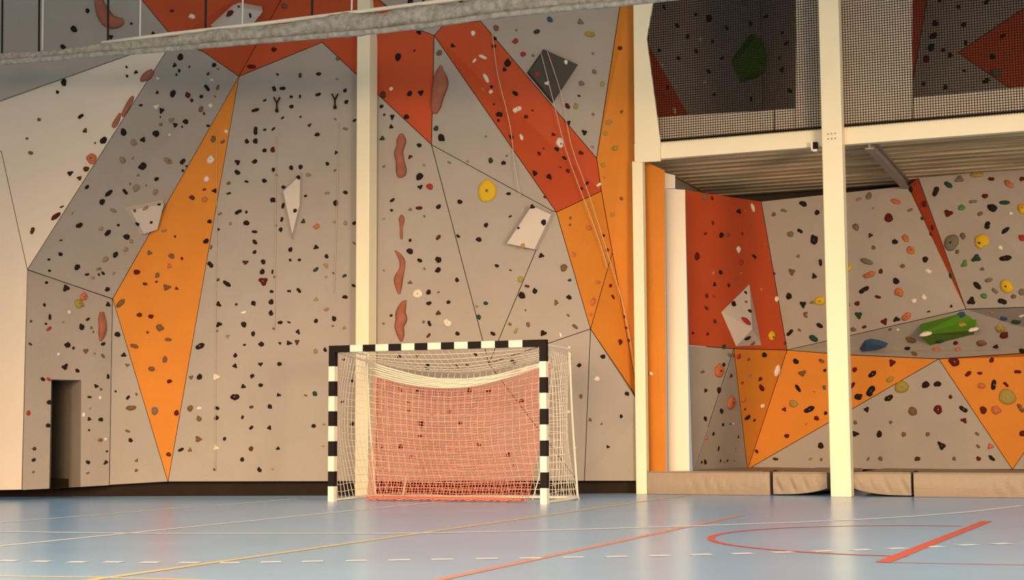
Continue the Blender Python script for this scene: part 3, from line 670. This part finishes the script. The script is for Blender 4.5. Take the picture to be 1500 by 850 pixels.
# climbing ropes
def rope(path, label, off=0.10, rad=0.006):
    pts = []
    for x, y in path:
        h = hit(x, y)
        pts.append(h[1] + h[2] * off)
    mb = MB(); mb.tube(smooth_path(pts, 3), rad, 6)
    return tag(mb.build('climbing_rope', M['climb_rope'], None, pts[-1], smooth=True), label, 'rope', 'ropes hanging down the tall wall')
rope([(790, 78), (806, 140), (826, 220), (850, 296), (872, 356), (884, 396)], 'left strand of the rope pair crossing the red diagonal band')
rope([(800, 78), (816, 140), (834, 214), (858, 290), (884, 374), (906, 450), (930, 535)], 'right strand of the rope pair crossing the red diagonal band')
rope([(719, 45), (728, 110), (742, 185), (756, 245), (764, 290)], 'pale rope along the left side of the red diagonal band')
rope([(318, 190), (318, 320), (317, 430), (316, 560), (316, 690)], 'pale rope hanging beside the right edge of tall orange kite', 0.03, 0.0035)
rope([(405, 200), (404, 330), (403, 480)], 'pale rope hanging left of the pale kite wedge', 0.03, 0.0035)
rope([(497, 180), (494, 300), (490, 430)], 'pale rope hanging just left of the pale column', 0.03, 0.0035)

# ------------------------------------------------------------------ columns
def column(u, v, w, dp, h, label, z0=0.0, plate=True):
    o = UV(u, v, z0)
    t = thing('steel_column', o, label, 'column')
    mb = MB(); mb.box(o - U * w / 2 - V * 0, U * w, V * dp, Vector((0, 0, h - z0)))
    mb.build('shaft', M['cream'], t, bevel=0.012)
    return t
c_left = PZ(529, 727.5); c_right = PZ(1230, 727)
def vof(p): return (p - ORG).dot(V)
column(uof(c_left), vof(c_left), 0.215, 0.26, 8.2, 'pale cream steel column standing behind the left side of the goal')
uc = uof(PU(1232, 727, -0.25))
ct = column(uc, -0.25, 0.285, 0.23, 8.2, 'pale cream steel column standing in front of the mezzanine')
mb = MB()
for dx in (-0.05, 0.0, 0.05):
    for dz in (0, 0.07):
        p = UV(uc + dx, -0.256, 5.02 + dz); mb.tube([p, p + V * 0.02], 0.012, 8)
mb.build('bolt', M['steel'], ct)
p = PU(939.5, 717, -0.03)
column(uof(p), -0.03, 0.165, 0.14, 4.96, 'thin cream column under the left corner of the mezzanine', 0.0)

# ------------------------------------------------------------------ mezzanine
mz = thing('mezzanine', UV(0, 0, 0) + Vector((0, 0, 4.97)), 'cream-edged mezzanine deck with timber underside at upper right', 'mezzanine')
zb, zt = 4.97, 5.225
mb = MB(); mb.box(UV(0.05, 0, zb), U * 8.45, V * 0.12, Vector((0, 0, zt - zb))); tag(mb.build('edge_beam', M['cream'], mz, bevel=0.006), 'cream edge beam')
mb = MB()
prof = []
for k in range(13):              # ribbed underside
    a = 0.13 + k * 0.345
    prof += [(a, 5.06), (a + 0.16, 5.06), (a + 0.19, 5.20), (a + 0.315, 5.20)]
vs = [UV(0.05, a, z) for a, z in prof] + [UV(8.45, a, z) for a, z in prof] + [UV(0.05, a, 5.24) for a, z in prof] + [UV(8.45, a, 5.24) for a, z in prof]
n = len(prof)
mb.add(vs, [(i, i + 1, n + i + 1, n + i) for i in range(n - 1)] + [(2 * n + i, 2 * n + i + 1, 3 * n + i + 1, 3 * n + i) for i in range(n - 1)] +
       [(i, i + 1, 2 * n + i + 1, 2 * n + i) for i in range(n - 1)] + [(n + i, n + i + 1, 3 * n + i + 1, 3 * n + i) for i in range(n - 1)] +
       [(0, n, 3 * n, 2 * n), (n - 1, 2 * n - 1, 4 * n - 1, 3 * n - 1)])
tag(mb.build('deck_boards', M['wood'], mz), 'timber deck boards')
for u in (0.02, 3.45, 6.75):
    mb = MB()
    mb.box(UV(u, 0.125, 4.90), U * 0.12, V * 4.5, Vector((0, 0, 0.02)))
    mb.box(UV(u + 0.05, 0.125, 4.92), U * 0.02, V * 4.5, Vector((0, 0, 0.12)))
    mb.box(UV(u, 0.125, 5.035), U * 0.12, V * 4.5, Vector((0, 0, 0.02)))
    tag(mb.build('joist', M['steel'], mz), 'grey steel joist')
# corner board and the boards behind the mesh
board = [PU(*q, -0.06) for q in ((927, -80), (962, -80), (957, 0), (947, 56), (967, 206), (967, 236), (930, 238))]
mb = MB(); mb.prism(board, V * 0.05); tag(mb.build('corner_board', M['cream'], mz), 'cream corner board')
def boardpx(poly, v, name, label, material=M['board']):
    mb = MB(); mb.prism([PU(*q, v) for q in poly], V * 0.04)
    return tag(mb.build(name, material, mz), label)
boardpx([(960, 172), (1133, 161), (1133, 200), (960, 212)], 0.25, 'parapet_board', 'low pale board behind mesh')
boardpx([(1135, 161), (1167, 159), (1167, 198), (1135, 200)], 0.25, 'parapet_board', 'low pale board behind mesh')
boardpx([(1338, 143), (1600, 118), (1600, 170), (1338, 186)], 0.25, 'parapet_board', 'low pale board behind mesh')
boardpx([(1166, -80), (1205, -80), (1205, 195), (1166, 198)], 0.2, 'screen_board', 'tall pale board behind mesh')
boardpx([(1228, -80), (1336, -80), (1336, 187), (1228, 196)], 0.2, 'screen_board', 'tall pale board behind mesh')
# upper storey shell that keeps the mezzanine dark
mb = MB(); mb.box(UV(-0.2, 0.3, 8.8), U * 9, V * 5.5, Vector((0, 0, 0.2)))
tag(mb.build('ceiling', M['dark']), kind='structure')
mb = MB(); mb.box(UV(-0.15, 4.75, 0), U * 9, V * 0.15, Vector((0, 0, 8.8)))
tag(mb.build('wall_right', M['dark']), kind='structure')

mesh = thing('safety_net', UV(0.3, -0.02, zt), 'black woven safety net stretched above the mezzanine edge beam', 'net')
mb = MB()
pitch = 0.037
nu, nz = int(8.0 / pitch), int(2.5 / pitch)
def strand(a, b, r):             # square cord
    mb.tube([a, b], r, 4, False)
for i in range(nu + 1):
    u = 0.17 + i * pitch
    strand(UV(u, -0.03, zt - 0.02), UV(u, -0.03, zt + 2.5), 0.0056)
for j in range(nz + 1):
    z = zt + j * pitch
    strand(UV(0.17, -0.024, z), UV(8.2, -0.024, z), 0.0056)
mb.build('mesh', M['blacknet'], mesh, fix=False)
mb = MB(); mb.tube([UV(0.17, -0.03, zt + 0.012), UV(8.2, -0.03, zt + 0.012)], 0.016, 6); mb.build('edge_cord', M['blacknet'], mesh)

# white bracket beside the tall column
p = PU(1188, 222, -0.11)
t = thing('cable_bracket', p, 'small white bracket under the beam left of the tall column', 'bracket')
mb = MB(); mb.box(p, U * 0.09, V * 0.1, Vector((0, 0, 0.03))); mb.box(p, U * 0.025, V * 0.1, Vector((0, 0, 0.14))); mb.build('angle_plate', M['white'], t)
mb = MB(); mb.box(p + U * 0.03 + Vector((0, 0, 0.035)), U * 0.06, V * 0.08, Vector((0, 0, 0.10))); mb.build('socket', M['black'], t, bevel=0.005)

# ------------------------------------------------------------------ crash mats
def crash_mat(poly, label, lift=None, seed=0):
    """poly: corner list (x, y) on the floor, first two corners are the front edge"""
    zt_ = 0.325
    c = Vector((poly[0][0], poly[0][1], 0))
    t = thing('crash_mat', c, label, 'mat', 'crash mats under the mezzanine')
    vs, fs = [], []
    a, b_ = Vector((*poly[0], 0)), Vector((*poly[1], 0))
    nx, nzv = 40, 8
    # front face with creases
    out = Vector((0, 0, 0)); d = (b_ - a).normalized(); out = Vector((d.y, -d.x, 0))
    for j in range(nzv + 1):
        w = j / nzv
        for i in range(nx + 1):
            s = i / nx
            p = a + (b_ - a) * s
            zlow = (lift(s) if lift else 0.004)
            z = zlow + (zt_ - zlow) * w
            bulge = math.sin(math.pi * w) * 0.02
            x = s * (b_ - a).length
            cre = 0.035 * max(0, math.sin((x + (w - 0.5) * 0.12) * 32 + 3 * noise.noise(Vector((x * 2, seed, 0))))) * max(0, noise.noise(Vector((x * 1.3, seed + 5, 0.3))) + 0.25) * math.sin(math.pi * min(1, 1.15 * w))
            vs.append(p + out * (bulge - cre) + Vector((0, 0, z)))
    for j in range(nzv):
        for i in range(nx):
            k = j * (nx + 1) + i
            fs.append((k, k + 1, k + nx + 2, k + nx + 1))
    front_top = [(nzv) * (nx + 1) + i for i in range(nx + 1)]
    front_bot = list(range(nx + 1))
    k = len(vs)
    rest = [Vector((*q, 0)) for q in poly[2:]]
    vs += [q + Vector((0, 0, zt_)) for q in rest]; vs += [q + Vector((0, 0, 0.004)) for q in rest]
    n = len(rest)
    fs.append(tuple(front_top + [k + i for i in range(n)]))
    fs.append(tuple(reversed(front_bot + [k + n + i for i in range(n)])))
    fs.append((front_bot[-1], *[j * (nx + 1) + nx for j in range(nzv + 1)][1:], k, k + n))
    for i in range(n - 1): fs.append((k + n + i, k + i, k + i + 1, k + n + i + 1))
    fs.append((k + 2 * n - 1, k + n - 1, *[j * (nx + 1) for j in range(nzv, -1, -1)]))
    mb = MB(); mb.add(vs, fs)
    mb.build('cover', M['mat_cover'], t)
    mb = MB(); mb.tube([vs[i] + Vector((0, 0, 0.002)) + out * 0.004 for i in front_top], 0.010, 6); mb.build('piping', M['mat_cover'], t, smooth=True)
    return t
def XD(px, d): return ((px - 750) / F * d, d)
def UF(px, v=0.0):
    p = PU(px, 722, v); return (p.x, p.y)
def deep(px, dv):                # from a front-edge pixel straight back
    p = Vector((*UF(px), 0)) + V * dv; return (p.x, p.y)
m1_ = crash_mat([UF(949), UF(1128), deep(1128, 3.0), XD(1099, 25.15), XD(1020, 23.6), XD(1012, 22.72), XD(979, 22.6), (UF(949)[0] + V.x * .15, UF(949)[1] + V.y * .15)], 'beige crash mat left of the tall column, nearest the thin column', None, 1)
crash_mat([UF(1133), UF(1212), deep(1212, 3.05), deep(1133, 3.3)], 'beige crash mat ending at the left side of the tall column', lambda s: 0.02 + 0.09 * s ** 3, 2)
crash_mat([UF(1251), UF(1335), deep(1335, 2.7), deep(1251, 2.95)], 'beige crash mat starting at the right side of the tall column', lambda s: 0.02 + 0.09 * (1 - s) ** 3, 3)
crash_mat([UF(1339), UF(1600), deep(1600, 1.8), deep(1339, 2.65)], 'long beige crash mat at the far right edge', None, 4)
for px, lab in ((1117, 'left'), (1322, 'right')):
    p = Vector((*UF(px, 0.02), 0.33))
    s_ = thing('velcro_strap', p, 'dark strap bridging the gap between mats, %s of the tall column' % lab, 'strap', 'straps between the crash mats')
    mb = MB(); mb.box(p, U * 0.24, V * 0.05, Vector((0, 0, 0.012))); mb.build('webbing', M['strap'], s_)
    mb = MB(); mb.box(p + U * 0.16 + V * 0.01, U * 0.05, V * 0.03, Vector((0, 0, 0.03))); mb.build('buckle', M['black'], s_, bevel=0.004)

# ------------------------------------------------------------------ goal
gR = PZ(796, 736); gR = Vector((0.402, 19.23, 0)); gL = Vector((-2.425, 20.33, 0))
GU = (gR - gL).normalized(); GV = Vector((-GU.y, GU.x, 0))
GW = (gR - gL).length
goal = thing('handball_goal', gL, 'handball goal with black and white striped frame standing on blue floor', 'goal')
S = 0.09; HT = 2.09
def gp(u, v, z): return gL + GU * u + GV * v + Vector((0, 0, z))
def stripes(name, start, axis, length, cuts, side1, side2):
    vs, fs, mi = [], [], []
    for z in [0.0] + [c[0] for c in cuts]:
        p = start + axis * z
        vs += [p, p + side1, p + side1 + side2, p + side2]
    for i, c in enumerate(cuts):
        for k in range(4):
            fs.append((i * 4 + k, i * 4 + (k + 1) % 4, i * 4 + 4 + (k + 1) % 4, i * 4 + 4 + k)); mi.append(1 if c[1] == 'k' else 0)
    n = len(cuts) * 4
    fs += [(3, 2, 1, 0), (n, n + 1, n + 2, n + 3)]; mi += [1 if cuts[0][1] == 'k' else 0, 1 if cuts[-1][1] == 'k' else 0]
    mb = MB(); mb.add(vs, fs)
    o = mb.build(name, M['white'], goal)
    o.data.materials.append(M['black'])
    o.data.polygons.foreach_set('material_index', mi)
    return o
up = Vector((0, 0, 1))
def post_cuts():
    base, top = 0.20, 0.28
    cuts = [(base, 'w')]
    n = 8; seg = (HT - base - top) / n
    for i in range(n): cuts.append((base + seg * (i + 1), 'k' if i % 2 == 0 else 'w'))
    cuts.append((HT, 'k'))
    return cuts
stripes('post', gp(-S / 2, -S / 2, 0), up, HT, post_cuts(), GU * S, GV * S)
stripes('post', gp(GW - S / 2, -S / 2, 0), up, HT, post_cuts(), GU * S, GV * S)
n = 13; c0 = 0.23; L = GW - S
seg = (L - 2 * c0) / n
cuts = [(c0, 'k')] + [(c0 + seg * (i + 1), 'w' if i % 2 == 0 else 'k') for i in range(n)] + [(L, 'k')]
stripes('crossbar', gp(S / 2, -S / 2, HT - S), GU, L, cuts, GV * S, up * S)
DT, DB = 1.0, 1.28               # depth of the rear frame at the top and on the floor
def tubeobj(name, pts, r, material=None, label=None, seg=8):
    mb = MB(); mb.tube(pts, r, seg); return tag(mb.build(name, material or M['white'], goal, smooth=True), label)
for u in (0, GW):
    tubeobj('side_frame', smooth_path([gp(u, 0.04, HT - 0.06), gp(u, DT - 0.08, HT - 0.07), gp(u, DT, HT - 0.12), gp(u, DT + 0.10, 1.1), gp(u, DB, 0.10), gp(u, DB - 0.03, 0.03), gp(u, 0.04, 0.02)], 5), 0.016)
tubeobj('rear_bar', [gp(0, DB, 0.03), gp(GW, DB, 0.03)], 0.016)

def netgrid(name, fn, na, nb, r, material, label, bendn=10, amin=0, bmin=0):
    mb = MB()
    for i in range(na + 1):
        mb.tube([fn(i / na, k / bendn) for k in range(bendn + 1)], r, 4, False)
    for j in range(nb + 1):
        mb.tube([fn(k / bendn, j / nb) for k in range(bendn + 1)], r, 4, False)
    return tag(mb.build(name, material, goal, fix=False), label)
lerp = lambda a, b, t: a + (b - a) * t
rnd = random.Random(3)
def back(a, b):                  # rear sheet of the white net
    u = lerp(0.0, GW, a)
    top, bot = gp(u, DT * 0.96, HT - 0.16), gp(u, DB, 0.05)
    p = lerp(top, bot, b)
    sag = math.sin(math.pi * a) * (1 - b)
    return p + GV * (-0.25 * math.sin(math.pi * b) * (0.8 + 0.2 * math.sin(math.pi * a))) + up * (-0.20 * sag + 0.02 * noise.noise(p * 2.5)) + GU * 0.03 * noise.noise(p * 2 + Vector((7, 0, 0)))
netgrid('net', back, 31, 20, 0.0042, M['goalnet'], 'white rear net', 16)
def topnet(a, b):
    u = lerp(0.0, GW, a)
    p = lerp(gp(u, 0.05, HT - 0.08), back(a, 0), b)
    return p + up * (-0.10 * math.sin(math.pi * b) * math.sin(math.pi * a))
netgrid('net', topnet, 31, 9, 0.0042, M['goalnet'], 'white roof net', 10)
def sidenet(u):
    def f(a, b):
        front = gp(u, 0.05, lerp(HT - 0.08, 0.03, b)); rear = back(0 if u == 0 else 1, b)
        p = lerp(front, rear, a)
        s = 1 if u == 0 else -1
        return p + GU * -s * 0.10 * math.sin(math.pi * a) * math.sin(math.pi * b) + up * 0.02 * noise.noise(p * 3)
    return f
netgrid('net', sidenet(0), 11, 20, 0.0042, M['goalnet'], 'white side net', 10)
netgrid('net', sidenet(GW), 11, 20, 0.0042, M['goalnet'], 'white side net', 10)
# red catch net hung inside, with a slack pale head rope
RV = 0.62
def head(a):
    u = lerp(0.30, GW - 0.13, a)
    z = lerp(1.72, 1.83, a) - 0.26 * math.sin(math.pi * min(1, a * 1.0)) ** 1.0 * (1 - 0.15 * a) + 0.02
    return u, z
def red(a, b):
    u, z = head(a)
    ub = lerp(0.30, GW - 0.38, a)
    p = lerp(gp(u, RV, z - 0.05), gp(ub, RV + 0.05 - 0.25 * b, 0.035), b)
    return p + GV * 0.06 * noise.noise(p * 1.7) + up * 0.015 * noise.noise(p * 4)
netgrid('catch_net', red, 56, 42, 0.0042, M['rednet'], 'red inner net', 16)
mb = MB()
for j in range(6):
    pts = []
    for k in range(25):
        u, z = head(k / 24); zz = z + 0.13 * (1 - k / 24) * (j / 5) - 0.03 + 0.035 * j / 5
        pts.append(gp(u, RV - 0.02 + 0.02 * math.sin(j * 2 + k), zz))
    mb.tube(pts, 0.013, 6)
tag(mb.build('head_rope', M['goalnet'], goal, smooth=True), 'pale slack head rope')
mb = MB()
for j in range(7):
    mb.tube([gp(lerp(0.34, GW - 0.45, k / 40), 0.32 + 0.03 * j + 0.02 * math.sin(k * 1.3 + j * 2), 0.014 + 0.03 * abs(math.sin(k * 0.7 + j * 1.9))) for k in range(41)], 0.009, 5)
tag(mb.build('ground_rope', M['rednet'], goal, smooth=True), 'red bundled lower edge')
tubeobj('guide_cord', [gp(0.46, RV, 1.75), gp(0.50, RV + 0.1, 0.3), gp(0.44, RV, 0.03)], 0.007, M['goalnet'])
tubeobj('guide_cord', [gp(GW - 0.10, RV, 1.75), gp(GW - 0.28, RV, 0.4), gp(GW - 0.36, RV - 0.1, 0.03)], 0.007, M['goalnet'])
tubeobj('brace', [gp(0.46, DB - 0.05, 0.03), gp(0.50, DB - 0.02, 0.30)], 0.018)

# ------------------------------------------------------------------ rolled divider net across the top
VB = -5.5
roll = thing('rolled_divider_net', PU(250, 62, VB), 'rolled-up grey divider net slung across the top left of the hall', 'net')
edge = [(-90, 88, 101), (0, 80, 94), (120, 69, 84), (245, 53, 74), (360, 41, 64), (480, 26, 54), (560, 18, 47), (640, 8, 37), (730, -4, 24), (820, -8, 15), (910, -10, 7), (1010, -22, -4), (1120, -34, -16)]
pathc = smooth_path([Vector((x, (a + b_) / 2, (b_ - a) / 2 * 1.08)) for x, a, b_ in edge], 14)
mb = MB(); vs, fs, seg = [], [], 16
for i, q in enumerate(pathc):
    p = PU(q.x, q.y, VB); rad = q.z / F * p.y
    for k in range(seg):
        th = 2 * math.pi * k / seg
        rr = rad * (1 + 0.16 * math.sin(2 * th + i * 0.31) + 0.22 * noise.noise(Vector((i * 0.45, math.cos(th) * 1.5, math.sin(th) * 1.5))))
        vs.append(p + V * rr * math.cos(th) + up * rr * math.sin(th))
n = len(pathc)
for i in range(n - 1):
    for k in range(seg):
        k2 = (k + 1) % seg
        fs.append((i * seg + k, i * seg + k2, (i + 1) * seg + k2, (i + 1) * seg + k))
fs.append(tuple(range(seg))); fs.append(tuple((n - 1) * seg + k for k in range(seg)))
mb.add(vs, fs); tag(mb.build('net_roll', M['net'], roll, smooth=True), 'lumpy roll of netting')
mb = MB(); mb.tube([PU(x, b_ - 2, VB - 0.12) for x, a, b_ in edge], 0.035, 8); tag(mb.build('support_rail', M['net'], roll, smooth=True), 'thin lower rail')
mb = MB(); mb.tube([PU(x, y, VB - 0.02) for x, y in ((150, 63), (250, 50), (390, 34), (560, 13), (700, -5))], 0.025, 8); tag(mb.build('head_pipe', M['white'], roll, smooth=True), 'white head pipe')
for x, y in ((62, 74), (205, 56), (355, 38), (515, 22)):
    mb = MB(); mb.tube([PU(x, y, VB), PU(x + 2, -70, VB)], 0.011, 6); tag(mb.build('hoist_rope', M['rope'], roll), 'white hoist rope')
for x, y in ((3, 79), (57, 75), (158, 65), (301, 48), (457, 28), (620, 10)):
    mb = MB(); mb.tube([PU(x, y, VB), PU(x + 1, -70, VB)], 0.015, 6); tag(mb.build('hoist_strap', M['strap'], roll), 'dark hoist strap')
